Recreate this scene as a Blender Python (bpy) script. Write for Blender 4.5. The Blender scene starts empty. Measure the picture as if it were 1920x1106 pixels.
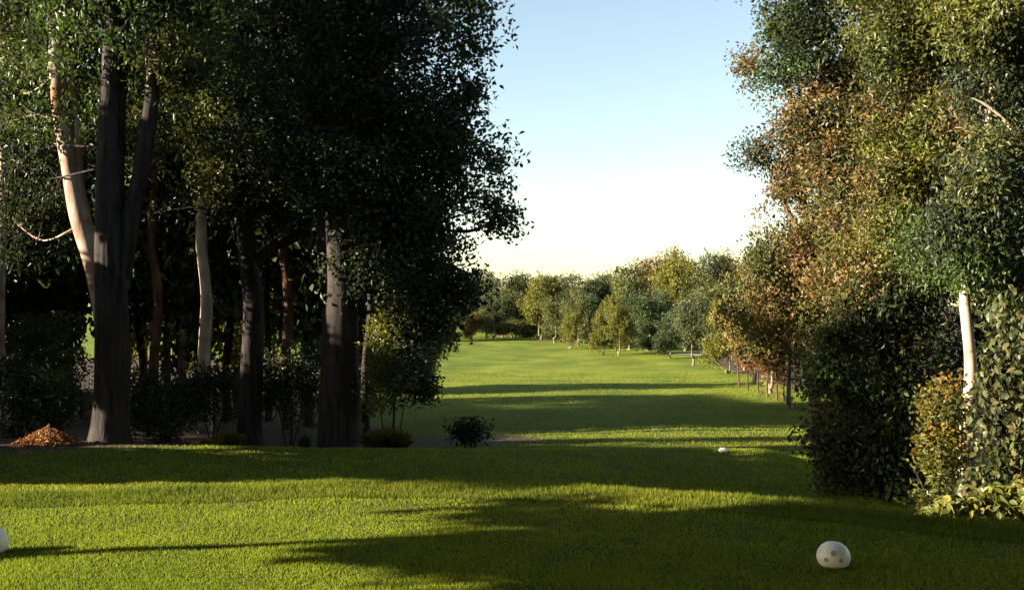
import bpy, math, random
import numpy as np
from mathutils import Vector

random.seed(7)
SC = bpy.context.scene
COL = SC.collection
R = math.radians

# ------------------------------------------------------------------ camera
F_PX, CX, CY = 1866.7, 960.0, 553.0          # photograph's pixel units (1920 x 1106)
EYE = 1.45
PITCH = math.atan(47 / F_PX)
cam_data = bpy.data.cameras.new('camera')
cam_data.lens, cam_data.sensor_width = 35.0, 36.0
cam_data.clip_start, cam_data.clip_end = 0.05, 6000
cam = bpy.data.objects.new('camera', cam_data)
cam.location = (0, 0, EYE)
cam.rotation_euler = (math.pi / 2 + PITCH, 0, 0)
COL.objects.link(cam)
SC.camera = cam

# ------------------------------------------------------------------ sky, sun, exposure
SUN_EL, SUN_AZ = R(17.0), R(11.0)            # low sun from the left, slightly behind the camera
SUN_DIR = np.array([math.cos(SUN_EL) * math.cos(SUN_AZ), math.cos(SUN_EL) * math.sin(SUN_AZ), -math.sin(SUN_EL)])
world = bpy.data.worlds.new('World')
SC.world = world
world.use_nodes = True
wn = world.node_tree.nodes
wl = world.node_tree.links
wn.clear()
sky = wn.new('ShaderNodeTexSky')
sky.sky_type = 'NISHITA'
sky.sun_disc = False
sky.sun_elevation = SUN_EL
sky.sun_rotation = math.atan2(-SUN_DIR[0], -SUN_DIR[1])
sky.air_density, sky.dust_density, sky.ozone_density = 1.15, 0.55, 0.15
bg = wn.new('ShaderNodeBackground')
bg.inputs['Strength'].default_value = 0.05
wo = wn.new('ShaderNodeOutputWorld')
wl.new(sky.outputs[0], bg.inputs['Color'])
wl.new(bg.outputs[0], wo.inputs['Surface'])

sun_data = bpy.data.lights.new('sun', 'SUN')
sun_data.energy = 5.0
sun_data.angle = R(0.5)
sun_data.color = (1.0, 0.88, 0.68)
sun = bpy.data.objects.new('sun', sun_data)
sun.rotation_euler = Vector(SUN_DIR).to_track_quat('-Z', 'Y').to_euler()
sun.location = (-40, -8, 20)
COL.objects.link(sun)

SC.view_settings.view_transform = 'Standard'
SC.view_settings.look = 'None'
SC.view_settings.exposure = 2.45
SC.view_settings.gamma = 1.0
SC.render.engine = 'CYCLES'
SC.cycles.max_bounces = 6
SC.cycles.diffuse_bounces = 3
SC.cycles.transmission_bounces = 4
SC.cycles.transparent_max_bounces = 4

# ------------------------------------------------------------------ terrain and pixel helpers
PY = np.array([-60, 10.6, 12, 18.3, 19.3, 20.8, 26, 40, 60, 90, 140, 200, 300, 600, 2500], float)
PZ = np.array([-.8, -.8, -.90, -.92, -1.05, -1.38, -1.5, -1.6, -1.62, -1.28, -.75, 1.6, 5.0, 9.0, 10.0], float)
TEE_X = np.array([-30, -9, -4.35, -1.5, .65, 2.2, 3.6, 4.6, 5.4], float)
TEE_E = np.array([6.5, 7.6, 8.46, 8.92, 8.65, 7.9, 7.05, 5.6, 1.0], float)


def sstep(a, b, v):
    t = np.clip((v - a) / (b - a), 0, 1)
    return t * t * (3 - 2 * t)


def wob(x, y, s, seed=0.0):
    """cheap smooth noise, about -1..1"""
    x = x / s + seed
    y = y / s + seed * 1.7
    return (np.sin(x * 1.7 + 1.3 * np.sin(y * 1.1)) * np.cos(y * 1.3 + 1.1 * np.sin(x * .9 + 2)) +
            .5 * np.sin(x * 3.9 + y * 2.3 + 1.7) * np.cos(y * 4.3 - x * 1.9 + .6)) / 1.3


def terrain(x, y):
    x = np.asarray(x, float)
    y = np.asarray(y, float)
    z = np.interp(y, PY, PZ)
    # forward terrace ends on its right side, the bank falls away there
    side = sstep(4.5, 6.2, x) * sstep(10.5, 12.5, y) * (1 - sstep(18.5, 21, y))
    z = z - .42 * side
    # left grove floor climbs a little away from the fairway
    z = z + .035 * np.clip(-x - 3.5, 0, 12) * sstep(13, 17, y) * (1 - sstep(60, 120, y))
    # right side of the fairway climbs to the tree belt
    z = z + .03 * np.clip(x - 9, 0, 20) * sstep(18, 26, y)
    # rolling
    z = z + .07 * wob(x, y, 5.0, .4) * sstep(20, 27, y) + .3 * wob(x, y, 23., 2.) * sstep(45, 90, y)
    z = z + .018 * wob(x, y, 1.3, 3.) * sstep(9.5, 11, y)
    # the back tee: level lawn ending in a rounded shoulder
    e = np.interp(x, TEE_X, TEE_E)
    w = 1 - sstep(0, 2.2, y - e + .15)
    tee = .012 * wob(x, y, 1.1, 5.) + .02 * wob(x, y, 3.1, 1.)
    return z * (1 - w) + tee * w


FWD = np.array([0, math.cos(PITCH), math.sin(PITCH)])
UPV = np.array([0, -math.sin(PITCH), math.cos(PITCH)])
CAMP = np.array([0, 0, EYE])


def ray(px, py):
    v = FWD + np.array([1, 0, 0]) * ((px - CX) / F_PX) + UPV * ((CY - py) / F_PX)
    return v / v[1]


def at(px, py, d):
    """point on the pixel's ray at depth d metres"""
    return CAMP + ray(px, py) * d


def gnd(px, d, sink=0.0):
    x = (px - CX) / F_PX * d
    return np.array([x, d, float(terrain(x, d)) - sink])


def project(p):
    q = p - CAMP
    dz = q @ FWD
    dz = np.where(dz < .1, .1, dz)
    return np.stack([CX + F_PX * q[:, 0] / dz, CY - F_PX * (q @ UPV) / dz], 1)


# ------------------------------------------------------------------ where the unseen crowns are cut open to place the sun flecks
LIT = [
    [(-900, 880), (0, 912), (650, 900), (960, 908), (960, 914), (860, 926), (820, 950), (740, 972), (860, 990), (740, 1012), (560, 1026),
     (620, 1058), (750, 1076), (900, 1104), (930, 1400), (-900, 1400)],
    [(830, 990), (960, 992), (960, 996), (830, 998)],
    [(900, 812), (1300, 806), (1530, 838), (1560, 888), (1450, 864), (1350, 842), (900, 832)],
    [(320, 818), (430, 838), (650, 896), (640, 899), (420, 845)],
    [(800, 600), (1560, 600), (1560, 772), (1400, 752), (1250, 730), (1100, 706), (930, 694), (930, 680), (800, 668)],
    [(860, 727), (970, 730), (970, 739), (860, 737)],
]


def in_poly(pts, poly):
    x, y = pts[:, 0], pts[:, 1]
    ins = np.zeros(len(pts), bool)
    n = len(poly)
    for i in range(n):
        x1, y1 = poly[i]
        x2, y2 = poly[(i + 1) % n]
        c = ((y1 > y) != (y2 > y))
        xi = (x2 - x1) * (y - y1) / ((y2 - y1) if y2 != y1 else 1e-9) + x1
        ins ^= c & (x < xi)
    return ins


LIT_BOX = [  # zones kept sunlit by cutting leaves out of the unseen crowns: x0,x1,y0,y1,z0,z1
    (3.9, 9, 8.4, 11.4, -1, 4), (5.2, 9, 11.4, 13.2, -1, 9), (4.0, 12, 11.5, 20.5, 1.6, 11),
    (-10.6, -7.6, 18.6, 20.6, 3.4, 9), (8, 16, 33, 60, .3, 6), (8.6, 10, 32.5, 34.5, -1.6, .5), (-9.1, -7.4, 17.2, 18.4, -.9, .1), (-9, -5, 21, 27, 1., 7.5), (-20, -6, 38, 46, -1, 3.2), (3.2, 4.6, 8, 10, -1, 1)]


def keep_dark(c):
    """clusters that do not stand in the way of a sun fleck"""
    t = np.maximum(c[:, 2] + 1, .2) / -SUN_DIR[2]
    for _ in range(8):
        g = c + SUN_DIR * t[:, None]
        t = t + .8 * (g[:, 2] - terrain(g[:, 0], g[:, 1])) / -SUN_DIR[2]
    g = c + SUN_DIR * t[:, None]
    bad = np.zeros(len(c), bool)
    for dx, dy in ((0, 0), (.6, 0), (-.6, 0), (.1, .25), (.1, -.25)):
        q = g + np.array([dx, dy, 0])
        q[:, 2] = terrain(q[:, 0], q[:, 1])
        pix = project(q)
        for poly in LIT:
            bad |= in_poly(pix, poly) & (g[:, 1] > 2)
    for s in np.linspace(0, 45, 120):
        p = c + SUN_DIR * s
        for b in LIT_BOX:
            bad |= ((p[:, 0] > b[0]) & (p[:, 0] < b[1]) & (p[:, 1] > b[2]) & (p[:, 1] < b[3]) &
                    (p[:, 2] > b[4]) & (p[:, 2] < b[5]))
    return ~bad


# ------------------------------------------------------------------ materials
def new_mat(name):
    m = bpy.data.materials.new(name)
    m.use_nodes = True
    nt = m.node_tree
    nt.nodes.clear()
    out = nt.nodes.new('ShaderNodeOutputMaterial')
    return m, nt, nt.nodes, nt.links, out


def leaf_material(name, rough=.45, trans=.35, gloss=.25):
    m, nt, N, L, out = new_mat(name)
    a = N.new('ShaderNodeAttribute'); a.attribute_name = 'tint'
    oi = N.new('ShaderNodeObjectInfo')
    mul = N.new('ShaderNodeMix'); mul.data_type = 'RGBA'; mul.blend_type = 'MULTIPLY'; mul.inputs[0].default_value = 1
    L.new(a.outputs['Color'], mul.inputs[6]); L.new(oi.outputs['Color'], mul.inputs[7])
    p = N.new('ShaderNodeBsdfPrincipled')
    p.inputs['Roughness'].default_value = rough
    p.inputs['Specular IOR Level'].default_value = gloss
    L.new(mul.outputs[2], p.inputs['Base Color'])
    tr = N.new('ShaderNodeBsdfTranslucent')
    br = N.new('ShaderNodeMix'); br.data_type = 'RGBA'; br.blend_type = 'MULTIPLY'; br.inputs[0].default_value = 1
    L.new(mul.outputs[2], br.inputs[6]); br.inputs[7].default_value = (1.2, 1.2, .7, 1)
    L.new(br.outputs[2], tr.inputs['Color'])
    mx = N.new('ShaderNodeMixShader'); mx.inputs[0].default_value = trans
    L.new(p.outputs[0], mx.inputs[1]); L.new(tr.outputs[0], mx.inputs[2])
    L.new(mx.outputs[0], out.inputs['Surface'])
    return m


def bark_material(name, c1, c2, c3, scale=6, stretch=.18, bump=.6):
    m, nt, N, L, out = new_mat(name)
    tc = N.new('ShaderNodeTexCoord')
    mp = N.new('ShaderNodeMapping'); mp.inputs['Scale'].default_value = (1, 1, stretch)
    L.new(tc.outputs['Object'], mp.inputs['Vector'])
    n1 = N.new('ShaderNodeTexNoise'); n1.inputs['Scale'].default_value = scale; n1.inputs['Detail'].default_value = 6
    n2 = N.new('ShaderNodeTexNoise'); n2.inputs['Scale'].default_value = scale * .22; n2.inputs['Detail'].default_value = 4
    L.new(mp.outputs[0], n1.inputs['Vector']); L.new(tc.outputs['Object'], n2.inputs['Vector'])
    r1 = N.new('ShaderNodeValToRGB')
    r1.color_ramp.elements[0].position, r1.color_ramp.elements[0].color = .38, (*c1, 1)
    r1.color_ramp.elements[1].position, r1.color_ramp.elements[1].color = .62, (*c2, 1)
    L.new(n1.outputs[0], r1.inputs[0])
    r2 = N.new('ShaderNodeValToRGB')
    r2.color_ramp.elements[0].position, r2.color_ramp.elements[1].position = .42, .68
    L.new(n2.outputs[0], r2.inputs[0])
    mx = N.new('ShaderNodeMix'); mx.data_type = 'RGBA'
    L.new(r2.outputs[0], mx.inputs[0]); L.new(r1.outputs[0], mx.inputs[6]); mx.inputs[7].default_value = (*c3, 1)
    p = N.new('ShaderNodeBsdfPrincipled'); p.inputs['Roughness'].default_value = .85
    p.inputs['Specular IOR Level'].default_value = .15
    L.new(mx.outputs[2], p.inputs['Base Color'])
    b = N.new('ShaderNodeBump'); b.inputs['Strength'].default_value = bump; b.inputs['Distance'].default_value = .03
    L.new(n1.outputs[0], b.inputs['Height']); L.new(b.outputs[0], p.inputs['Normal'])
    L.new(p.outputs[0], out.inputs['Surface'])
    return m


def plain_material(name, col, rough=.6, spec=.3, noise_amt=.1, scale=20, bump=.1):
    m, nt, N, L, out = new_mat(name)
    tc = N.new('ShaderNodeTexCoord')
    n1 = N.new('ShaderNodeTexNoise'); n1.inputs['Scale'].default_value = scale; n1.inputs['Detail'].default_value = 5
    L.new(tc.outputs['Object'], n1.inputs['Vector'])
    r = N.new('ShaderNodeValToRGB')
    r.color_ramp.elements[0].position, r.color_ramp.elements[0].color = .3, (*[c * (1 - noise_amt) for c in col], 1)
    r.color_ramp.elements[1].position, r.color_ramp.elements[1].color = .7, (*col, 1)
    L.new(n1.outputs[0], r.inputs[0])
    p = N.new('ShaderNodeBsdfPrincipled'); p.inputs['Roughness'].default_value = rough
    p.inputs['Specular IOR Level'].default_value = spec
    L.new(r.outputs[0], p.inputs['Base Color'])
    b = N.new('ShaderNodeBump'); b.inputs['Strength'].default_value = bump; b.inputs['Distance'].default_value = .01
    L.new(n1.outputs[0], b.inputs['Height']); L.new(b.outputs[0], p.inputs['Normal'])
    L.new(p.outputs[0], out.inputs['Surface'])
    return m


LEAF = leaf_material('leaf')
GRASS = leaf_material('grass_blade', rough=.6, trans=.4, gloss=.06)
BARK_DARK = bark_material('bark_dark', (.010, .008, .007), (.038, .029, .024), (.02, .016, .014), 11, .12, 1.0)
BARK_PALE = bark_material('bark_pale', (.28, .20, .15), (.46, .38, .32), (.16, .06, .03), 5, .12)
BARK_WHITE = bark_material('bark_white', (.28, .22, .17), (.46, .39, .32), (.20, .14, .10), 7, .2)
BARK_RED = bark_material('bark_red', (.05, .022, .015), (.14, .07, .045), (.04, .027, .02), 8)
BARK_TAN = bark_material('bark_tan', (.11, .08, .055), (.24, .18, .125), (.08, .055, .04), 8)


def ground_material():
    m, nt, N, L, out = new_mat('ground')
    tc = N.new('ShaderNodeTexCoord')
    lit = N.new('ShaderNodeAttribute'); lit.attribute_name = 'litter'
    n1 = N.new('ShaderNodeTexNoise'); n1.inputs['Scale'].default_value = .35; n1.inputs['Detail'].default_value = 6
    n2 = N.new('ShaderNodeTexNoise'); n2.inputs['Scale'].default_value = 14; n2.inputs['Detail'].default_value = 6
    n3 = N.new('ShaderNodeTexNoise'); n3.inputs['Scale'].default_value = 2.6; n3.inputs['Detail'].default_value = 5
    for n in (n1, n2, n3):
        L.new(tc.outputs['Object'], n.inputs['Vector'])
    g = N.new('ShaderNodeValToRGB')
    cr = g.color_ramp
    cr.elements[0].position, cr.elements[0].color = .34, (.065, .092, .008, 1)
    cr.elements[1].position, cr.elements[1].color = .68, (.14, .155, .016, 1)
    e = cr.elements.new(.5); e.color = (.095, .122, .011, 1)
    add = N.new('ShaderNodeMath'); add.operation = 'ADD'
    sc3 = N.new('ShaderNodeMath'); sc3.operation = 'MULTIPLY_ADD'; sc3.inputs[1].default_value = .5; sc3.inputs[2].default_value = -.25
    L.new(n3.outputs[0], sc3.inputs[0])
    L.new(n1.outputs[0], add.inputs[0]); L.new(sc3.outputs[0], add.inputs[1])
    L.new(add.outputs[0], g.inputs[0])
    b = N.new('ShaderNodeValToRGB')
    b.color_ramp.elements[0].position, b.color_ramp.elements[0].color = .32, (.028, .019, .014, 1)
    b.color_ramp.elements[1].position, b.color_ramp.elements[1].color = .7, (.095, .062, .042, 1)
    L.new(n2.outputs[0], b.inputs[0])
    # ragged edge of the litter
    ms = N.new('ShaderNodeMath'); ms.operation = 'MULTIPLY_ADD'; ms.inputs[1].default_value = .7; ms.inputs[2].default_value = -.35
    L.new(n3.outputs[0], ms.inputs[0])
    ad2 = N.new('ShaderNodeMath'); ad2.operation = 'ADD'
    L.new(ms.outputs[0], ad2.inputs[0]); L.new(lit.outputs['Fac'], ad2.inputs[1])
    rm = N.new('ShaderNodeValToRGB'); rm.color_ramp.elements[0].position, rm.color_ramp.elements[1].position = .38, .62
    L.new(ad2.outputs[0], rm.inputs[0])
    th = N.new('ShaderNodeAttribute'); th.attribute_name = 'thatch'
    tm = N.new('ShaderNodeMix'); tm.data_type = 'RGBA'
    L.new(th.outputs['Fac'], tm.inputs[0]); L.new(g.outputs[0], tm.inputs[6]); tm.inputs[7].default_value = (.035, .036, .008, 1)
    mx = N.new('ShaderNodeMix'); mx.data_type = 'RGBA'
    L.new(rm.outputs[0], mx.inputs[0]); L.new(tm.outputs[2], mx.inputs[6]); L.new(b.outputs[0], mx.inputs[7])
    p = N.new('ShaderNodeBsdfPrincipled'); p.inputs['Roughness'].default_value = .9
    p.inputs['Specular IOR Level'].default_value = .1
    L.new(mx.outputs[2], p.inputs['Base Color'])
    bp = N.new('ShaderNodeBump'); bp.inputs['Strength'].default_value = .7; bp.inputs['Distance'].default_value = .04
    L.new(n2.outputs[0], bp.inputs['Height']); L.new(bp.outputs[0], p.inputs['Normal'])
    L.new(p.outputs[0], out.inputs['Surface'])
    return m


# ------------------------------------------------------------------ mesh helpers
def mesh_from(name, V, F, tint=None, smooth=False):
    """V (n,3), F (m,k) all faces with k corners"""
    V = np.ascontiguousarray(V, np.float32)
    F = np.ascontiguousarray(F, np.int32)
    m, k = F.shape
    me = bpy.data.meshes.new(name)
    me.vertices.add(len(V)); me.vertices.foreach_set('co', V.ravel())
    me.loops.add(m * k); me.loops.foreach_set('vertex_index', F.ravel())
    me.polygons.add(m)
    me.polygons.foreach_set('loop_start', np.arange(0, m * k, k, dtype=np.int32))
    me.polygons.foreach_set('loop_total', np.full(m, k, np.int32))
    me.polygons.foreach_set('use_smooth', np.full(m, smooth, bool))
    if tint is not None:
        a = me.attributes.new('tint', 'FLOAT_COLOR', 'POINT')
        c = np.ones((len(V), 4), np.float32); c[:, :3] = tint
        a.data.foreach_set('color', c.ravel())
    me.update(calc_edges=True)
    return me


def obj(name, me, mat, parent=None, color=None):
    o = bpy.data.objects.new(name, me)
    if me is not None and mat is not None and not me.materials:
        me.materials.append(mat)
    COL.objects.link(o)
    if parent is not None:
        o.parent = parent
    if color:
        o.color = (*color, 1)
    return o


def thing(name, label, cat, loc, group=None):
    o = bpy.data.objects.new(name, None)
    o.empty_display_size = .3
    o.location = [float(v) for v in loc]
    COL.objects.link(o)
    return tag(o, label, cat, group)


def tag(o, label, cat, group=None):
    o['label'] = label
    o['category'] = cat
    if group:
        o['group'] = group
    return o


def catmull(P, n):
    P = np.asarray(P, float)
    Q = np.vstack([2 * P[0] - P[1], P, 2 * P[-1] - P[-2]])
    out = []
    for i in range(1, len(Q) - 2):
        p0, p1, p2, p3 = Q[i - 1], Q[i], Q[i + 1], Q[i + 2]
        for t in np.linspace(0, 1, n, endpoint=False):
            out.append(.5 * ((2 * p1) + (-p0 + p2) * t + (2 * p0 - 5 * p1 + 4 * p2 - p3) * t * t + (-p0 + 3 * p1 - 3 * p2 + p3) * t ** 3))
    out.append(Q[-2])
    return np.array(out)


def tube(P, radii, seg=9, lump=.08, rng=None, flare=0.0):
    """P (n,3) radii (n,) -> V,F (quads)"""
    P = np.asarray(P, float)
    n = len(P)
    T = np.gradient(P, axis=0)
    T /= np.linalg.norm(T, axis=1)[:, None] + 1e-9
    ref = np.array([1, .13, 0.])
    ang = np.linspace(0, 2 * np.pi, seg, endpoint=False)
    V = []
    ph = rng.uniform(0, 6) if rng is not None else 0
    for i in range(n):
        a = np.cross(T[i], ref)
        if np.linalg.norm(a) < .2:
            a = np.cross(T[i], [0, 1., .1])
        a /= np.linalg.norm(a)
        b = np.cross(T[i], a)
        r = radii[i] * (1 + lump * np.sin(ang * 3 + ph + i * .35) + lump * .6 * np.sin(ang * 2 - i * .8 + ph))
        if flare and i < 4:
            r = r * (1 + flare * (1 - i / 4) ** 2 * (1 + .35 * np.sin(ang * 5 + ph)))
        V.append(P[i] + np.outer(np.cos(ang) * r, a) + np.outer(np.sin(ang) * r, b))
    V = np.concatenate(V)
    F = []
    for i in range(n - 1):
        for j in range(seg):
            k = (j + 1) % seg
            F.append((i * seg + j, i * seg + k, (i + 1) * seg + k, (i + 1) * seg + j))
    return V, np.array(F)


def join(parts):
    Vs, Fs, o = [], [], 0
    for V, F in parts:
        Vs.append(V); Fs.append(F + o); o += len(V)
    return np.concatenate(Vs), np.concatenate(Fs)


def leaf_quads(C, rng, L, W, droop, fold=.25):
    """folded leaf-shaped quads at points C"""
    n = len(C)
    a = rng.uniform(0, 2 * np.pi, n)
    el = rng.normal(-droop, .55, n)
    d = np.stack([np.cos(a) * np.cos(el), np.sin(a) * np.cos(el), np.sin(el)], 1)
    rv = rng.normal(0, 1, (n, 3))
    s = np.cross(d, rv); s /= np.linalg.norm(s, axis=1)[:, None] + 1e-9
    nn = np.cross(s, d)
    l = (L * rng.uniform(.65, 1.3, n))[:, None]
    w = (W * rng.uniform(.7, 1.25, n))[:, None]
    base = C - d * l * .5
    tip = C + d * l * .5
    lf = C + s * w * .5 + nn * w * fold - d * l * .06
    rt = C - s * w * .5 + nn * w * fold - d * l * .06
    V = np.stack([base, lf, tip, rt], 1).reshape(-1, 3)
    F = np.arange(4 * n).reshape(-1, 4)
    return V, F


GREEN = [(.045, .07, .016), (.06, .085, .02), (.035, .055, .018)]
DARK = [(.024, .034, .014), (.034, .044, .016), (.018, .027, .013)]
YELLOW = [(.10, .105, .016), (.085, .095, .018), (.125, .115, .018), (.065, .075, .018)]
BROWN = [(.15, .085, .035), (.11, .075, .03), (.17, .10, .04), (.09, .08, .025), (.12, .10, .03)]
OLIVE = [(.075, .08, .022), (.095, .095, .028), (.06, .07, .02)]
GOLD = [(.15, .085, .012), (.13, .09, .014), (.10, .085, .012)]
GREY = [(.05, .06, .04), (.065, .075, .045), (.04, .05, .035)]


def foliage(blobs, leaf, rng, cull=None):
    """blobs: (centre, (rx,ry,rz), clusters, palette) -> V, F, tint, cluster centres per blob"""
    CC, CP, per_blob = [], [], []
    for c, r, n, pal in blobs:
        if cull is None:
            n = int(n * 1.5)
        u = rng.normal(0, 1, (n, 3)); u /= np.linalg.norm(u, axis=1)[:, None]
        # uneven outline: lobes on the ellipsoid
        ph = rng.uniform(0, 6, 6)
        lobe = 1 + .2 * np.sin(u[:, 0] * 4.2 + ph[0]) + .17 * np.sin(u[:, 1] * 4.7 + ph[1] + u[:, 2] * 2) + .14 * np.sin(u[:, 2] * 5.3 + ph[2] + u[:, 0] * 3)
        rad = rng.uniform(.12, 1, n) ** .5 * lobe
        p = np.asarray(c) + u * rad[:, None] * np.asarray(r)
        if cull is not None:
            k = cull(p)
            p = p[k]
        else:                                   # boughs with gaps between them
            f = 2.1 / max(leaf['cr'] * 2.6, .3)
            gap = (np.sin(p[:, 0] * f + ph[3] + 1.3 * np.sin(p[:, 2] * f * .7)) + np.sin(p[:, 1] * f * 1.1 + ph[4]) +
                   np.sin(p[:, 2] * f * 1.25 + ph[5] + 1.2 * np.sin(p[:, 0] * f * .6)))
            k = gap > leaf.get('gap', -.95) + rng.normal(0, .35, len(p))
            if k.sum() > 3:
                p = p[k]
        per_blob.append(p)
        CC.append(p)
        pal = np.array(pal)
        cp = pal[rng.integers(0, len(pal), len(p))] * rng.uniform(.75, 1.25, (len(p), 1))
        CP.append(cp)
    CC = np.concatenate(CC); CP = np.concatenate(CP)
    k = leaf['n']
    cr = leaf['cr'] * rng.uniform(.6, 1.35, len(CC))
    off = np.clip(rng.normal(0, 1, (len(CC), k, 3)), -1.7, 1.7) * np.array([1, 1, leaf.get('flat', .75)]) * cr[:, None, None] * .6
    P = (CC[:, None] + off).reshape(-1, 3)
    T = np.repeat(CP, k, 0) * rng.uniform(.75, 1.3, (len(P), 1)) * rng.uniform(.9, 1.1, (len(P), 3))
    V, F = leaf_quads(P, rng, leaf['L'], leaf['W'], leaf.get('droop', .5))
    return V, F, np.repeat(T, 4, 0), per_blob


def make_tree(name, label, cat, base, stems, blobs, leaf, bark, seed, group=None, cull=None, twigs=10, color=None, limb_r=.05, crown='crown', cap=True):
    """stems: list of (world points, r0, r1); the first is the trunk. blobs in world space."""
    rng = np.random.default_rng(seed)
    base = np.asarray(base, float)
    t = thing(name, label, cat, base, group)
    paths = []
    for i, (P, r0, r1) in enumerate(stems):
        Q = catmull(np.asarray(P, float), 6)
        ww = rng.uniform(0, 6, 3); tt = np.linspace(0, 1, len(Q))
        Q[1:-1] += (np.stack([np.sin(tt * 9 + ww[0]), np.sin(tt * 8 + ww[1]), 0 * tt], 1) * r0 * .22)[1:-1]
        rad = np.linspace(r0, r1, len(Q))
        if i:
            rad[-6:] = np.linspace(rad[-6], .006, 6)
        V, F = tube(Q, rad, 12 if r0 > .1 else 7, .04, rng, .22 if i == 0 else 0)
        obj('trunk' if i == 0 else 'limb', mesh_from(name + '_stem', V - base, F, smooth=True), bark, t)
        paths.append((Q, rad))
    if cap:                                     # leaders end inside foliage
        blobs = list(blobs)
        for P, r0, r1 in stems:
            e = np.asarray(P[-1], float)
            if r0 > .07 and e[2] - base[2] > 6:
                blobs.append((e + np.array([0, 0, .1]), (1.5, 1.5, 1.0), 50, blobs[0][3]))
                blobs.append((e + np.array([.9, .5, -1.2]), (1.1, 1.1, .9), 30, blobs[0][3]))
                blobs.append((e + np.array([-.9, -.4, -1.3]), (1.1, 1.1, .9), 30, blobs[0][3]))
    V, F, T, per = foliage(blobs, leaf, rng, cull)
    allp = np.concatenate([p for p, _ in paths]); allr = np.concatenate([r for _, r in paths])
    for (c, r, n, pal), pts in zip(blobs, per):
        if not len(pts) or twigs == 0:
            continue
        c = np.asarray(c, float)
        dd = np.linalg.norm((allp - c) * np.array([1, 1, .8]), axis=1) + np.where(allp[:, 2] > c[2] - .1, 1.5, 0)
        j = int(np.argmin(dd))
        s = allp[j]
        L0 = np.linalg.norm(c - s)
        r0 = min(limb_r * (.5 + .25 * L0), allr[j] * .75)
        mid = (s + c) / 2 + rng.normal(0, .08 * L0, 3) + np.array([0, 0, -.06 * L0])
        q = catmull([s, mid, c], 5)
        parts = [tube(q, np.linspace(r0, r0 * .45, len(q)), 6, .06, rng)]
        for e in pts[rng.integers(0, len(pts), twigs)]:
            st = q[rng.integers(len(q) // 2, len(q))]
            m2 = (st + e) / 2 + rng.normal(0, .06, 3)
            parts.append(tube(np.array([st, m2, e]), np.array([r0 * .35, r0 * .24, r0 * .1]), 4, 0, rng))
        V2, F2 = join(parts)
        obj('limb', mesh_from(name + '_limb', V2 - base, F2, smooth=True), bark, t)
    o = obj(crown, mesh_from(name + '_crown', V - base, F, T), LEAF, t, color)
    return t


def blob(px, py, d, rpx, rpy, n, pal, ry=None):
    """ellipsoid given by the photograph's pixels at depth d"""
    s = d / F_PX
    rx, rz = rpx * s, rpy * s
    return (at(px, py, d), (rx, ry if ry else (rx + rz) / 2, rz), n, pal)


def stem(d, pts, w0, w1, grounded=True):
    """stem through pixels (px, py) or (px, py, depth offset); widths in pixels"""
    P = []
    for q in pts:
        P.append(at(q[0], q[1], d + (q[2] if len(q) > 2 else 0)))
    if grounded:
        x, y = P[0][0], P[0][1]
        P[0] = np.array([x, y, float(terrain(x, y)) - .12])
    return (P, w0 * d / F_PX / 2, w1 * d / F_PX / 2)


def copy_tree(root, label, loc, rz, scale, color, group=None):
    c = root.copy(); COL.objects.link(c)
    c.location = [float(v) for v in loc]; c.rotation_euler = (0, 0, rz); c.scale = scale
    c['label'] = label
    if group:
        c['group'] = group
    for ch in list(root.children):
        k = ch.copy(); COL.objects.link(k); k.parent = c
        if ch.name.startswith('crown'):
            k.color = (*color, 1)
    return c


# ================================================================== SETTING
def grid_axis(segs):
    out = [np.array([segs[0][0]])]
    for a, b, n in segs:
        out.append(np.linspace(a, b, n + 1)[1:])
    return np.concatenate(out)


gx = grid_axis([(-1500, -200, 8), (-200, -40, 20), (-40, -12, 28), (-12, 12, 110), (12, 40, 28), (40, 200, 20), (200, 1500, 8)])
gy = grid_axis([(-60, 1, 20), (1, 24, 150), (24, 70, 70), (70, 200, 50), (200, 600, 20), (600, 2500, 12)])
GX, GY = np.meshgrid(gx, gy)
GZ = terrain(GX, GY)
V = np.stack([GX, GY, GZ], -1).reshape(-1, 3)
nx, ny = len(gx), len(gy)
ii = (np.arange(ny - 1)[:, None] * nx + np.arange(nx - 1)[None]).ravel()
F = np.stack([ii, ii + 1, ii + 1 + nx, ii + nx], 1)
gme = mesh_from('ground', V, F, smooth=True)


def litter_mask(x, y):
    """bare leaf litter: 1 under the left grove, on the right bank and under the far wood"""
    edge = np.interp(y, [9, 13, 16, 18, 19.5, 21, 24, 30, 60, 100], [-14.0, -12, -9.0, -6.5, -4.0, -2.0, -2.4, -4.5, -12, -30])
    left = 1 - sstep(-1.2, 1.2, x - edge)
    left = left * sstep(9.5, 14, y) * (1 - sstep(55, 80, y))
    redge = np.interp(y, [3, 8, 11, 14, 18, 24, 34, 60, 90], [5.5, 5.0, 5.6, 6.2, 7.0, 9.0, 11.5, 13, 16])
    right = sstep(-.6, .8, x - redge)
    bare = np.exp(-(((x + .6) / 2.0) ** 2 + ((y - 24.5) / 2.2) ** 2)) * .8
    return np.clip(left + right + bare, 0, 1)


la = gme.attributes.new('litter', 'FLOAT', 'POINT')
la.data.foreach_set('value', litter_mask(V[:, 0], V[:, 1]).astype(np.float32))
ta = gme.attributes.new('thatch', 'FLOAT', 'POINT')      # soil and dead stalks under the built grass blades
ta.data.foreach_set('value', (1 - sstep(14, 45, V[:, 1])).astype(np.float32))
ground = obj('ground', gme, ground_material())
ground['kind'] = 'structure'


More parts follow.
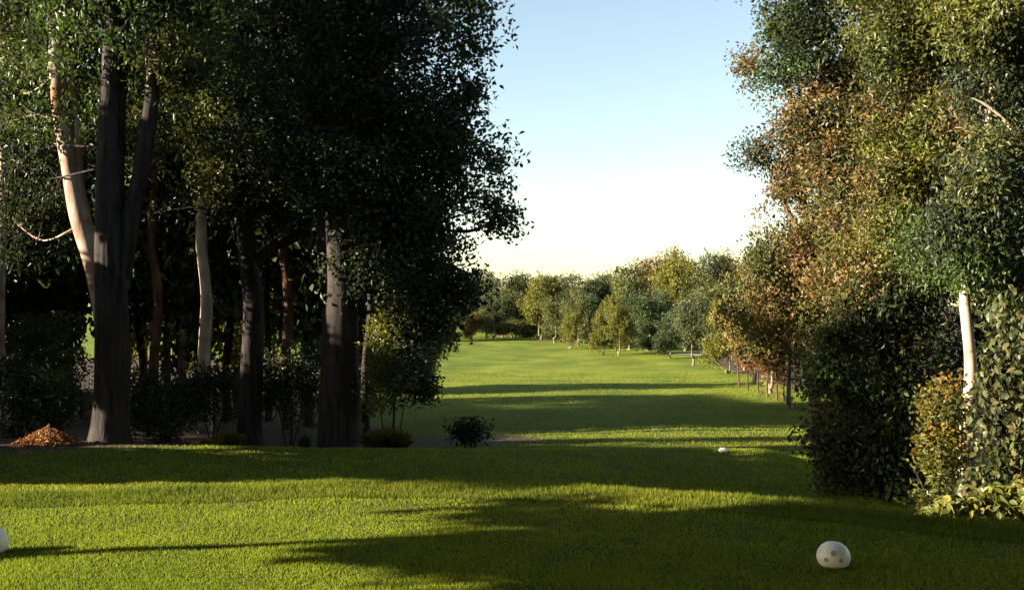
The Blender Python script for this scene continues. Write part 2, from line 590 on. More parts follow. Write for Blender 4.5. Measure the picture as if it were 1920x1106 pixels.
# ------------------------------------------------------------------ turf: mown blades on the tee, longer on the banks
def make_turf(n, d0, d1, seed, name, label):
    rng = np.random.default_rng(seed)
    u = rng.uniform(0, 1, n)
    d = 1 / (1 / d0 + u * (1 / d1 - 1 / d0))
    x = rng.uniform(-.60, .60, n) * d + rng.uniform(-.6, .6, n)
    lm = litter_mask(x, d) + rng.normal(0, .12, n)
    ok = (lm < .5)
    x, d = x[ok], d[ok]
    n = len(x)
    z = terrain(x, d)
    e = np.interp(x, TEE_X, TEE_E)
    on_tee = (d < e - .3)
    fringe = (d > e - .75) & (d < e + 1.2)
    h = np.where(on_tee, .017, .026) + np.where(fringe, .016, 0) + .0007 * np.clip(d - 6, 0, 40)
    h = h * rng.uniform(.6, 1.35, n) * (1 + .35 * wob(x, d, .35, 1.))
    w = (.0028 + .00062 * np.minimum(d, 16) + .0003 * np.clip(d - 16, 0, 60)) * rng.uniform(.7, 1.3, n)
    a = rng.uniform(0, 2 * np.pi, n)
    lean = rng.normal(0, .32, (n, 2)) * h[:, None]
    side = np.stack([np.cos(a), np.sin(a)], 1) * w[:, None] * .5
    V = np.zeros((n, 3, 3))
    V[:, 0, :2] = np.stack([x, d], 1) - side
    V[:, 1, :2] = np.stack([x, d], 1) + side
    V[:, 2, :2] = np.stack([x, d], 1) + lean
    V[:, 0, 2] = z - .004; V[:, 1, 2] = z - .004; V[:, 2, 2] = z + h
    t1 = np.array([.18, .225, .022]); t2 = np.array([.25, .255, .028]); t3 = np.array([.12, .17, .02])
    m = np.clip(.5 + .35 * wob(x, d, 1.6, 2.) + .3 * wob(x, d, .4, 7.), 0, 1)[:, None]
    tint = t3 * (1 - m) + t1 * m
    dry = np.clip(.3 + .5 * wob(x, d, 2.7, 4.5) + rng.normal(0, .25, n), 0, 1)[:, None]
    tint = tint * (1 - dry) + t2 * dry
    tint = np.where(fringe[:, None], tint * np.array([.62, .62, .7]), tint) * (1 + (rng.uniform(.75, 1.25, (n, 1)) - 1) * np.interp(d, [10, 40], [1, .3])[:, None]) * np.interp(d, [12, 45], [1, .82])[:, None]
    me = mesh_from(name, V.reshape(-1, 3), np.arange(3 * n).reshape(-1, 3), np.repeat(tint, 3, 0))
    o = obj(name, me, GRASS)
    tag(o, label, 'grass'); o['kind'] = 'stuff'
    return o


make_turf(740000, 3.2, 12, 11, 'tee_grass', 'short mown sunlit grass covering the tee in the foreground')
make_turf(420000, 12, 60, 12, 'fairway_grass', 'mown grass of the fairway running away between the trees')

# ================================================================== LEFT GROVE
FINE = dict(n=34, L=.14, W=.055, cr=.36, droop=.7)
MEDIUM = dict(n=32, L=.13, W=.07, cr=.36, droop=.4)

d = 18.4
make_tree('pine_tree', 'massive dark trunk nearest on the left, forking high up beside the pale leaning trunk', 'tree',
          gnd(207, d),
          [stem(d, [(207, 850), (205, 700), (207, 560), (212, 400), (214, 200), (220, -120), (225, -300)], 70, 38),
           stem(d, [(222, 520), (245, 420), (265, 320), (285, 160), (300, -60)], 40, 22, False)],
          [blob(150, -60, d, 170, 90, 130, GREEN), blob(300, -40, d, 130, 90, 110, GREEN), blob(330, 120, d, 70, 60, 50, OLIVE),  # the olive blob paints a sunlit patch by brighter leaf colour
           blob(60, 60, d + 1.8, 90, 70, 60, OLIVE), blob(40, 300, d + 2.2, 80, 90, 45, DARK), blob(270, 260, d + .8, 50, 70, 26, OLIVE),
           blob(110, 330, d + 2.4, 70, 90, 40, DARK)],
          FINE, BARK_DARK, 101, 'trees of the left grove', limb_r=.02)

d = 19.6
make_tree('eucalyptus_tree', 'slender leaning tree with peeling white and orange bark, beside the massive dark trunk', 'tree',
          gnd(205, d),
          [stem(d, [(205, 835), (200, 640), (181, 500), (158, 420), (136, 320), (112, 210), (104, 120), (106, 0), (96, -140)], 46, 26),
           stem(d, [(160, 430), (150, 330), (140, 180), (135, 90)], 16, 8, False)],
          [blob(60, -90, d, 130, 80, 80, GREEN), blob(20, 150, d + 1.6, 70, 60, 40, GREEN), blob(30, 420, d + 1.4, 80, 90, 45, DARK)],
          FINE, BARK_PALE, 102, 'trees of the left grove', limb_r=.022)

d = 24.
make_tree('eucalyptus_tree', 'thin pale trunk standing at the very left edge of the picture', 'tree', gnd(4, d),
          [stem(d, [(4, 820), (2, 640), (5, 420), (0, 150), (-10, -100)], 22, 12)],
          [blob(-20, 60, d, 140, 100, 80, DARK), blob(40, 230, d, 120, 90, 70, DARK), blob(20, 470, d + 2, 80, 80, 40, GREEN)],
          FINE, BARK_PALE, 103, 'trees of the left grove')

for i, (px, dd, top, w, bk, lab) in enumerate([
        (290, 26., 350, 20, BARK_RED, 'thin reddish dark trunk just right of the massive trunk'),
        (342, 27., 330, 17, BARK_TAN, 'thin tan trunk left of the white lit trunk in the left grove'),
        (383, 25., 340, 25, BARK_WHITE, 'white sunlit trunk with dark right side in the middle of the left grove'),
        (536, 26., 380, 20, BARK_RED, 'thin dark trunk between the forked trunk and the many-stemmed tree')]):
    make_tree('eucalyptus_tree', lab, 'tree', gnd(px, dd),
              [stem(dd, [(px + 4, 800), (px - 3, 690), (px + 5, 560), (px - 4, 450), (px, top), (px + 14, 120), (px + 10, -60)], w, w * .55)],
              [blob(px - 20, 60, dd, 120, 100, 85, GREEN if i % 2 else DARK), blob(px + 30, 230, dd, 90, 90, 70, OLIVE if i < 3 else DARK),  # olive leaves stand in for sunlit patches of the grove
               blob(px - 10, 370, dd + 1, 80, 60, 45, DARK)],
              FINE, bk, 110 + i, 'trees of the left grove')

d = 22.
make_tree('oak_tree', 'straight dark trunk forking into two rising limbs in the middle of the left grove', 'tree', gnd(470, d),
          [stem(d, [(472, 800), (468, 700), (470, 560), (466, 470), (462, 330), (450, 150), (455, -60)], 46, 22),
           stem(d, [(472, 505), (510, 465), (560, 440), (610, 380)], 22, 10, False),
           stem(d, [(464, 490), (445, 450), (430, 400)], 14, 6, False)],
          [blob(450, 90, d, 130, 120, 130, GREEN), blob(520, 260, d, 110, 100, 100, DARK), blob(420, 300, d, 80, 90, 70, OLIVE),  # sunlight on the olive blob is put into its leaf colour
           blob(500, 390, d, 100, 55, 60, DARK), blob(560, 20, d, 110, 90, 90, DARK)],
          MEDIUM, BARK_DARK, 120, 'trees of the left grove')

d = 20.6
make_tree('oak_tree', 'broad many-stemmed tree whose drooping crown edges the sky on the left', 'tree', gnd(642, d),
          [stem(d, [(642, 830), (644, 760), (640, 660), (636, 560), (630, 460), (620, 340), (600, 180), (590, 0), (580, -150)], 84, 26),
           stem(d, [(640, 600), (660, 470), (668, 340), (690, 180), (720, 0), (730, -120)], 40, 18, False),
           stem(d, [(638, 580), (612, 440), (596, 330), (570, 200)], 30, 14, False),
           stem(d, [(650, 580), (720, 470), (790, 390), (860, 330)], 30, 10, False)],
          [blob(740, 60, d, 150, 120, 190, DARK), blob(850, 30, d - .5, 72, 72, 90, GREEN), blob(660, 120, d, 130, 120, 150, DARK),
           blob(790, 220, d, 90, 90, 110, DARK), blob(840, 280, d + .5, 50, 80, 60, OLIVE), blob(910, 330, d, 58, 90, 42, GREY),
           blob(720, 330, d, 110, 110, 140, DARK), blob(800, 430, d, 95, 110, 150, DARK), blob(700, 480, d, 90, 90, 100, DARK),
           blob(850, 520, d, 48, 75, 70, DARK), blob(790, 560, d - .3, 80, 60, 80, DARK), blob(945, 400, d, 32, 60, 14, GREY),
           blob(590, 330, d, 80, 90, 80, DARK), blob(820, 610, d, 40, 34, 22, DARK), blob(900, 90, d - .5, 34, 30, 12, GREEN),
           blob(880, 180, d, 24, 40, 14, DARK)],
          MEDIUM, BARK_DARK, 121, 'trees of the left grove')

# slim trunks standing deeper in the grove
for i, (px, dd, w, bk, lab) in enumerate([
        (52, 26.5, 16, BARK_DARK, 'slim dark trunk between the left edge and the leaning white tree'),
        (132, 27., 14, BARK_RED, 'slim reddish trunk just left of the massive trunk'),
        (262, 28., 15, BARK_DARK, 'slim dark trunk touching the massive trunk on its right'),
        (428, 27.5, 17, BARK_DARK, 'slim dark trunk between the white trunk and the forked trunk'),
        (503, 28., 13, BARK_RED, 'slim reddish trunk immediately right of the forked trunk'),
        (578, 27., 16, BARK_DARK, 'slim dark trunk close to the left of the many-stemmed tree'),
        (690, 25., 15, BARK_DARK, 'slim dark trunk right behind the many-stemmed trunk')]):
    k = (i % 3 - 1) * 10
    make_tree('eucalyptus_tree', lab, 'tree', gnd(px, dd),
              [stem(dd, [(px, 800), (px + k * .5, 690), (px - k * .4, 560), (px + k, 430), (px + k * 1.5, 260), (px + k, 80)], w, w * .6)],
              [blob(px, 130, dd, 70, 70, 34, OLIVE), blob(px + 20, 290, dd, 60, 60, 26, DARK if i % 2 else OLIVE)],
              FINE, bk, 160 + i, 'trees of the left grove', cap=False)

# understorey of the grove
SHRUB = dict(n=34, L=.09, W=.048, cr=.25, droop=.1)


def shrub(name, label, px, dd, blobs, seed, bark=BARK_DARK, leaf=SHRUB, group='shrubs of the left grove', color=None):
    b = gnd(px, dd)
    top = at(px, min(q[1] for q in blobs), dd)
    s = [([b - np.array([0, 0, .1]), b + (top - b) * .3 + np.array([.04, 0, 0]), b + (top - b) * .7], .035, .012),
         ([b - np.array([.05, 0, .1]), b + np.array([-.15, .05, .25]), b + (top - b) * .5 + np.array([-.3, .1, 0])], .025, .008),
         ([b - np.array([-.05, 0, .1]), b + np.array([.15, -.05, .25]), b + (top - b) * .5 + np.array([.3, -.1, 0])], .025, .008)]
    return make_tree(name, label, 'shrub', b, s, [blob(q[0], q[1], dd, q[2], q[3], q[4], q[5]) for q in blobs],
                     leaf, bark, seed, group, twigs=6, limb_r=.02, crown='foliage', color=color)


shrub('understory_shrub', 'dark low shrub at the left edge behind the reddish brush', 50, 20.5,
      [(40, 760, 80, 80, 90, DARK), (110, 740, 50, 60, 40, GREEN), (-20, 720, 60, 70, 40, DARK)], 130)
shrub('understory_shrub', 'feathery green shrub between the left edge and the massive trunk', 90, 24.5,
      [(70, 640, 70, 60, 60, GREEN), (120, 690, 50, 60, 50, OLIVE), (30, 700, 50, 70, 40, GREEN)], 131)
shrub('understory_shrub', 'dark rounded shrub right of the massive trunk', 300, 21.5,
      [(300, 760, 70, 60, 90, DARK), (260, 740, 40, 60, 40, DARK)], 132)
shrub('understory_shrub', 'dark shrub below the white lit trunk', 400, 23.5,
      [(400, 735, 60, 55, 70, DARK), (350, 740, 50, 50, 50, DARK)], 133)
shrub('understory_shrub', 'dark wide shrub between the forked trunk and many-stemmed tree', 545, 22.5,
      [(540, 740, 62, 70, 90, DARK), (580, 690, 40, 70, 50, DARK), (500, 730, 40, 60, 40, DARK)], 134)
shrub('leafy_shrub', 'upright yellow-green shrub right of the many-stemmed trunk', 735, 20.2,
      [(722, 640, 34, 60, 42, YELLOW), (715, 720, 36, 60, 44, YELLOW), (770, 700, 46, 70, 40, GREY), (760, 640, 30, 40, 18, GREY), (790, 720, 26, 50, 20, DARK), (735, 600, 16, 28, 10, YELLOW)], 135)
shrub('low_shrub', 'small dark shrub alone on the bare ground right of the golden tussock', 880, 21.6,
      [(880, 806, 22, 16, 20, DARK), (868, 812, 14, 10, 10, DARK)], 136)


def tussock(label, px, dd, wpx, hpx, tint, seed, n=1600, name='grass_tussock', spread=.5):
    rng = np.random.default_rng(seed)
    b = gnd(px, dd)
    s = dd / F_PX
    Rr, H = wpx * s / 2, hpx * s
    a = rng.uniform(0, 2 * np.pi, n); q = rng.uniform(0, 1, n) ** .5
    r0 = np.stack([np.cos(a) * q * Rr * .55, np.sin(a) * q * Rr * .55, np.full(n, -.03)], 1)
    hh = H * rng.uniform(.55, 1.05, n) * (1 - .35 * q)
    tip = np.stack([np.cos(a) * Rr * q * (.6 + spread * rng.uniform(.5, 1, n)), np.sin(a) * Rr * q * (.6 + spread * rng.uniform(.5, 1, n)), hh], 1)
    mid = (r0 + tip) / 2 + np.array([0, 0, 1]) * (H * .18)
    w = np.stack([-np.sin(a + rng.normal(0, .8, n)), np.cos(a), np.zeros(n)], 1) * .007
    V = np.stack([r0 - w, r0 + w, mid + w, tip, mid - w], 1).reshape(-1, 3)
    F = np.arange(5 * n).reshape(-1, 5)
    T = np.array(tint)[rng.integers(0, len(tint), n)] * rng.uniform(.7, 1.3, (n, 1))
    o = obj(name, mesh_from(name, V, F, np.repeat(T, 5, 0)), LEAF)
    o.location = b
    tag(o, label, 'tussock', 'tussocks under the left grove')
    return o


tussock('golden rounded tussock at the foot of the yellow-green shrub', 725, 19.6, 105, 52, GOLD + OLIVE, 140)
tussock('yellow tussock below the forked trunk in the left grove', 430, 20.6, 75, 46, YELLOW + GOLD, 141)
tussock('small pale green tuft left of the many-stemmed trunk', 572, 20.0, 26, 38, GREY, 142, 500)
tussock('small yellowish tuft right beside the yellow tussock', 386, 20.8, 24, 30, YELLOW, 143, 400)

# reddish brown heap of dry brush at the left
rng = np.random.default_rng(150)
bp = gnd(92, 17.8)
root = thing('brush_heap', 'heap of dry reddish brown brush on the ground at the left edge', 'brush heap', bp)
root.scale = (.68, .68, .75)
parts = []
for k in range(70):
    a = rng.uniform(0, 6.28); q = rng.uniform(0, 1) ** .5
    c = np.array([math.cos(a) * q * .75, math.sin(a) * q * .5, .03 + .38 * (1 - q) * rng.uniform(.2, 1)])
    dv = rng.normal(0, 1, 3) * np.array([1, 1, .35]); dv /= np.linalg.norm(dv)
    l = rng.uniform(.2, .6)
    parts.append(tube(np.array([c - dv * l / 2, c + rng.normal(0, .02, 3), c + dv * l / 2]), np.array([.012, .010, .004]), 5, 0, rng))
V, F = join(parts)
V[:, 2] = np.maximum(V[:, 2], -.03)
obj('twigs', mesh_from('twigs', V, F, smooth=True), BARK_RED, root)
n = 1500
a = rng.uniform(0, 6.28, n); q = rng.uniform(0, 1, n) ** .6
P = np.stack([np.cos(a) * q * .9, np.sin(a) * q * .6, .02 + .42 * (1 - q) * rng.uniform(0, 1, n)], 1)
V, F = leaf_quads(P, rng, .10, .05, 0)
T = np.array([(.26, .10, .035), (.20, .08, .03), (.30, .15, .06), (.14, .06, .03)])[rng.integers(0, 4, n)] * rng.uniform(.7, 1.3, (n, 1))
lv = obj('dry_leaves', mesh_from('dry_leaves', V, F, np.repeat(T, 4, 0)), LEAF, root)
lv['kind'] = 'stuff'

# ================================================================== RIGHT SIDE
d = 12.6
make_tree('eucalyptus_tree', 'pale sunlit slender trunk standing among the shrubs on the right', 'tree', gnd(1803, d),
          [stem(d, [(1803, 905), (1806, 830), (1816, 700), (1812, 600), (1813, 540), (1824, 400), (1850, 260), (1866, 80), (1870, -120)], 26, 12),
           stem(d - .5, [(1860, 300, .5), (1900, 262), (1885, 228), (1855, 200), (1822, 184)], 9, 5, False)],
          [blob(1880, 130, d, 90, 100, 90, DARK), blob(1860, 400, d + .5, 90, 110, 110, DARK), blob(1900, 0, d, 90, 80, 70, OLIVE),
           blob(1770, 470, d + .6, 90, 70, 80, GREEN), blob(1890, 540, d, 60, 60, 50, GREEN), blob(1830, 440, d - .6, 70, 80, 70, DARK), blob(1870, 300, d - .5, 60, 60, 34, DARK + OLIVE), blob(1850, 40, d - .5, 70, 80, 50, YELLOW), blob(1838, 360, d - .8, 36, 60, 26, DARK + OLIVE), blob(1822, 500, d - .7, 40, 36, 22, GREEN), blob(1820, 210, d + .9, 60, 50, 26, BROWN)],
          dict(n=42, L=.085, W=.036, cr=.26, droop=.7), BARK_WHITE, 201, 'trees on the right of the tee', cap=False)

d = 15.2
make_tree('eucalyptus_tree', 'tall yellow-green tree filling the upper right of the picture', 'tree', gnd(1735, d),
          [stem(d, [(1735, 900), (1730, 700), (1720, 480), (1740, 250), (1760, 50), (1760, -150)], 34, 14)],
          [blob(1740, 60, d, 120, 110, 150, YELLOW + OLIVE), blob(1690, 300, d, 78, 120, 130, YELLOW), blob(1790, 330, d, 80, 110, 110, YELLOW + BROWN),
           blob(1850, 80, d, 80, 110, 90, YELLOW + DARK), blob(1650, 90, d, 60, 80, 60, OLIVE + GREEN), blob(1740, 440, d, 110, 70, 110, BROWN + YELLOW),
           blob(1690, 430, d - .5, 60, 60, 50, YELLOW), blob(1790, 160, d + 1, 60, 60, 45, DARK), blob(1680, 180, d, 70, 70, 60, OLIVE + DARK + BROWN), blob(1760, 220, d - .6, 60, 60, 50, YELLOW + OLIVE), blob(1640, 380, d - .4, 50, 70, 50, OLIVE + BROWN)],
          dict(n=44, L=.085, W=.038, cr=.27, droop=.5, gap=-.5), BARK_TAN, 202, 'trees on the right of the tee')

d = 17.2
make_tree('oak_tree', 'dark green tree at the top, edging the sky on the right', 'tree', gnd(1590, d),
          [stem(d, [(1590, 880), (1585, 700), (1575, 480), (1560, 250), (1545, 50), (1540, -150)], 34, 16)],
          [blob(1540, 70, d, 88, 100, 150, DARK), blob(1500, 160, d, 62, 70, 80, GREEN), blob(1580, 180, d, 80, 80, 100, DARK + BROWN),
           blob(1520, -50, d, 90, 70, 90, DARK), blob(1590, 300, d, 60, 80, 70, DARK), blob(1620, 130, d + .8, 70, 90, 80, GREEN + BROWN),
           blob(1610, 420, d, 60, 70, 50, DARK + OLIVE), blob(1565, 290, d - .9, 50, 80, 60, DARK + BROWN), blob(1600, 420, d - .9, 50, 80, 60, BROWN + OLIVE), blob(1560, 520, d - .8, 40, 50, 36, BROWN), blob(1530, 240, d - .6, 60, 60, 60, BROWN + DARK), blob(1575, 360, d - 1.2, 56, 70, 60, BROWN + OLIVE), blob(1625, 300, d - 1.2, 50, 90, 60, OLIVE + DARK), blob(1640, 460, d - 1.2, 60, 60, 60, BROWN + GOLD), blob(1600, 500, d - 1.4, 60, 50, 50, BROWN + YELLOW), blob(1458, 60, d, 22, 50, 14, GREEN)],
          dict(n=44, L=.09, W=.046, cr=.30, droop=.4, gap=-.6), BARK_DARK, 203, 'trees on the right of the tee')

d = 18.6
make_tree('eucalyptus_tree', 'brown-leaved tree below the dark green one, edging the sky on the right', 'tree', gnd(1535, d),
          [stem(d, [(1535, 870), (1530, 740), (1522, 600), (1510, 430), (1490, 280), (1480, 150)], 26, 10),
           stem(d, [(1514, 470), (1470, 380), (1430, 290)], 12, 5, False)],
          [blob(1480, 250, d, 68, 60, 80, BROWN), blob(1510, 340, d, 74, 80, 110, BROWN), blob(1500, 450, d, 72, 74, 110, BROWN + OLIVE),
           blob(1570, 460, d, 74, 80, 110, BROWN + YELLOW), blob(1620, 520, d - .6, 64, 60, 70, BROWN + GOLD), blob(1410, 130, d, 22, 44, 22, BROWN),
           blob(1412, 285, d, 26, 26, 16, GREY), blob(1460, 560, d, 66, 70, 90, BROWN + OLIVE), blob(1540, 590, d, 66, 74, 90, BROWN + YELLOW),
           blob(1590, 340, d, 40, 70, 40, OLIVE), blob(1430, 490, d, 26, 40, 26, OLIVE)],
          dict(n=44, L=.085, W=.038, cr=.27, droop=.6), BARK_TAN, 204, 'trees on the right of the tee', cap=False)

shrub('oak_shrub', 'big dark ragged shrub left of the pale trunk on the right', 1650, 13.6,
      [(1660, 610, 60, 60, 70, DARK), (1600, 640, 36, 50, 34, DARK + OLIVE), (1720, 590, 44, 50, 44, DARK), (1590, 760, 40, 70, 60, DARK),
       (1650, 740, 50, 60, 60, DARK + GREEN), (1710, 700, 50, 60, 60, DARK), (1730, 800, 48, 70, 60, DARK), (1630, 850, 60, 60, 70, DARK),
       (1690, 880, 60, 60, 70, DARK), (1550, 690, 22, 44, 20, GREEN), (1565, 830, 24, 50, 26, DARK + OLIVE), (1690, 650, 34, 34, 24, OLIVE),
       (1545, 770, 14, 30, 9, OLIVE), (1600, 900, 44, 26, 30, OLIVE + DARK), (1750, 905, 40, 30, 34, OLIVE), (1620, 560, 30, 30, 16, GREEN + BROWN),
       (1680, 550, 36, 30, 18, DARK + OLIVE), (1650, 800, 20, 30, 14, OLIVE), (1580, 930, 40, 14, 12, OLIVE),
       (1530, 730, 12, 22, 5, GREEN), (1540, 620, 12, 26, 6, OLIVE), (1522, 810, 10, 16, 4, DARK), (1580, 570, 18, 26, 7, OLIVE), (1550, 880, 16, 20, 7, OLIVE),
       (1610, 520, 16, 30, 6, BROWN), (1740, 540, 20, 30, 8, GREEN), (1560, 640, 14, 20, 6, DARK)], 210, leaf=dict(n=36, L=.08, W=.04, cr=.23, droop=.6, gap=-.2), group='shrubs on the right bank')
shrub('leafy_shrub', 'orange and yellow shrub at the foot of the pale trunk', 1768, 12.0,
      [(1776, 780, 24, 70, 46, GOLD + OLIVE), (1762, 860, 34, 52, 50, GOLD + YELLOW + OLIVE), (1740, 925, 36, 24, 30, YELLOW + OLIVE + GREEN)], 211, leaf=dict(n=30, L=.075, W=.042, cr=.2, droop=.2), group='shrubs on the right bank')
# background growth behind the right-hand trees
for i, (px, dd, lab, pal) in enumerate([(1900, 19., 'dark tree mass at the right edge behind the pale trunk', DARK),
                                        (1700, 21., 'dim tree standing behind the yellow-green tree', GREEN)]):
    make_tree('oak_tree', lab, 'tree', gnd(px, dd), [stem(dd, [(px, 860), (px + 5, 600), (px - 8, 300), (px, 0)], 40, 16)],
              [blob(px, 480, dd, 150, 130, 150, pal), blob(px - 40, 250, dd, 150, 140, 150, pal), blob(px + 40, 30, dd, 150, 140, 130, pal), blob(px, 680, dd, 150, 100, 110, pal)],
              dict(n=22, L=.17, W=.08, cr=.42, droop=.4), BARK_DARK, 220 + i, 'trees on the right of the tee')

# broad-leaved shrub at the right edge: the larger leaves are pieces of their own
rng = np.random.default_rng(230)


def broad_leaf_mesh(L, W):
    P = [(0, 0, 0), (.3, .5, .06), (.65, .42, .05), (1, 0, -.08), (.65, -.42, .05), (.3, -.5, .06), (.5, 0, 0)]
    V = np.array(P) * np.array([L, W, L])
    F = np.array([(0, 1, 6), (1, 2, 6), (2, 3, 6), (3, 4, 6), (4, 5, 6), (5, 0, 6)])
    return V, F


def broad_shrub(name, label, px, dd, blobs, seed, n_single, pal):
    rng = np.random.default_rng(seed)
    b = gnd(px, dd)
    t = thing(name, label, 'shrub', b, 'shrubs on the right bank')
    meshes = []
    for k in range(4):
        V, F = broad_leaf_mesh(.092, .058)
        c = np.array(pal[k % len(pal)])
        meshes.append(mesh_from('leaf', V, F, np.repeat(c[None], len(V), 0)))
        meshes[-1].materials.append(LEAF)
    pts, tgt = [], []
    for (bx, by, rx, ry, n) in blobs:
        c, r, _, _ = blob(bx, by, dd, rx, ry, n, None)
        u = rng.normal(0, 1, (n, 3)); u /= np.linalg.norm(u, axis=1)[:, None]
        p = c + u * (rng.uniform(.1, 1, n) ** .45)[:, None] * np.array(r)
        pts.append(p); tgt.append(c)
    allp = np.concatenate(pts)
    allp = allp[allp[:, 2] > terrain(allp[:, 0], allp[:, 1]) + .04]
    # branches
    parts = []
    for c in tgt:
        m = (b + c) / 2 + rng.normal(0, .08, 3)
        q = catmull([b - np.array([0, 0, .08]) + rng.normal(0, .05, 3) * np.array([1, 1, 0]), m, c], 5)
        parts.append(tube(q, np.linspace(.022, .008, len(q)), 6, .05, rng))
        near = allp[np.argsort(np.linalg.norm(allp - c, axis=1))[:160]]
        for e in near[rng.integers(0, len(near), 22)]:
            parts.append(tube(np.array([q[rng.integers(5, len(q))], (c + e) / 2, e]), np.array([.007, .005, .003]), 4, 0, rng))
    V, F = join(parts)
    obj('branches', mesh_from('branches', V - b, F, smooth=True), BARK_DARK, t)
    order = np.argsort(allp[:, 1])              # nearest to the tee first
    allp = allp[order]
    for p in allp[:n_single]:
        o = bpy.data.objects.new('leaf', meshes[rng.integers(0, 4)])
        COL.objects.link(o); o.parent = t
        o.location = p - b
        o.rotation_euler = (rng.normal(0, .8), rng.normal(.75, .5), rng.uniform(0, 6.28))
        s = rng.uniform(.7, 1.25); o.scale = (s, s, s)
        g = rng.uniform(.75, 1.25); o.color = (g, g * rng.uniform(.92, 1.05), g, 1)
    rest = allp[n_single:]
    if len(rest):
        k = len(rest)
        V0, F0 = broad_leaf_mesh(.092, .058)
        ax = rng.normal(0, .8, k); ay = rng.normal(.75, .5, k); az = rng.uniform(0, 6.28, k); s = rng.uniform(.7, 1.25, k)
        Vs = V0[None] * s[:, None, None]

        def rot(Vs, ang, i, j):
            c, sn = np.cos(ang)[:, None], np.sin(ang)[:, None]
            o = Vs.copy(); o[:, :, i] = c * Vs[:, :, i] - sn * Vs[:, :, j]; o[:, :, j] = sn * Vs[:, :, i] + c * Vs[:, :, j]
            return o
        Vs = rot(rot(rot(Vs, ax, 1, 2), -ay, 0, 2), az, 0, 1) + (rest - b)[:, None]
        Fs = F0[None] + (np.arange(k) * len(V0))[:, None, None]
        T = np.array(pal)[rng.integers(0, len(pal), k)] * rng.uniform(.75, 1.25, (k, 1))
        o = obj('foliage', mesh_from('foliage', Vs.reshape(-1, 3), Fs.reshape(-1, 3), np.repeat(T, len(V0), 0)), LEAF, t)
        o['kind'] = 'stuff'
    return t


BL = [(.055, .07, .026), (.07, .08, .03), (.04, .05, .02), (.10, .085, .03)]
broad_shrub('broadleaf_shrub', 'large-leaved pale green shrub at the right edge, right of the pale trunk', 1890, 10.4,
            [(1905, 640, 60, 110, 420), (1885, 780, 70, 100, 560), (1910, 900, 80, 80, 520), (1850, 905, 50, 46, 240), (1950, 720, 60, 160, 300), (1850, 690, 20, 40, 50)], 231, 300, BL)
broad_shrub('broadleaf_shrub', 'low sunlit yellow-green leafy shrub spilling over the tee edge at right', 1850, 9.2,
            [(1800, 952, 56, 26, 330), (1880, 945, 66, 38, 480), (1950, 930, 60, 50, 300), (1745, 962, 26, 12, 90)], 232, 300,
            [(.13, .12, .02), (.10, .11, .025), (.08, .10, .025), (.15, .13, .025)])

# ================================================================== PROTOTYPES FOR THE FARTHER TREES
def proto(kind, seed, h, crown_r, trunk_h, n, bark, pal, label, loc, rz, scale, color, group, spread=1.0, L=.2, W=.11):
    rng = np.random.default_rng(seed)
    zc = (trunk_h + h) / 2
    hz = (h - trunk_h) / 2
    P = [(0, 0, -.15), (.03 * h * rng.normal(), .02 * h, trunk_h * .55), (.04 * h * rng.normal(), -.02 * h, trunk_h), (.03 * h, .02 * h, h * .75)]
    stems = [(P, .022 * h + .02, .009 * h)]
    blobs = [((0, 0, zc), (crown_r * .7, crown_r * .7, hz * .85), int(n * .4), pal)]
    m = 7
    for k in range(m):
        a = k * 2.4 + rng.uniform(-.3, .3)
        q = rng.uniform(.45, .7) * crown_r
        zz = trunk_h + hz * (0.35 + 1.35 * ((k * .618) % 1))
        blobs.append(((math.cos(a) * q, math.sin(a) * q, zz), (crown_r * .42, crown_r * .42, hz * .38), int(n * .6 / m), pal))
    t = make_tree(kind, label, 'tree', (0, 0, 0), stems, blobs, dict(n=16, L=L, W=W, cr=.36, droop=.3), bark, seed, group, twigs=4, limb_r=.05)
    t.location = [float(v) for v in loc]; t.rotation_euler = (0, 0, rz); t.scale = scale
    for ch in t.children:
        if ch.name.startswith('crown'):
            ch.color = (*color, 1)
    return t


W0 = (1, 1, 1)
NEUTRAL = [(.075, .085, .03), (.09, .10, .034), (.06, .07, .026)]
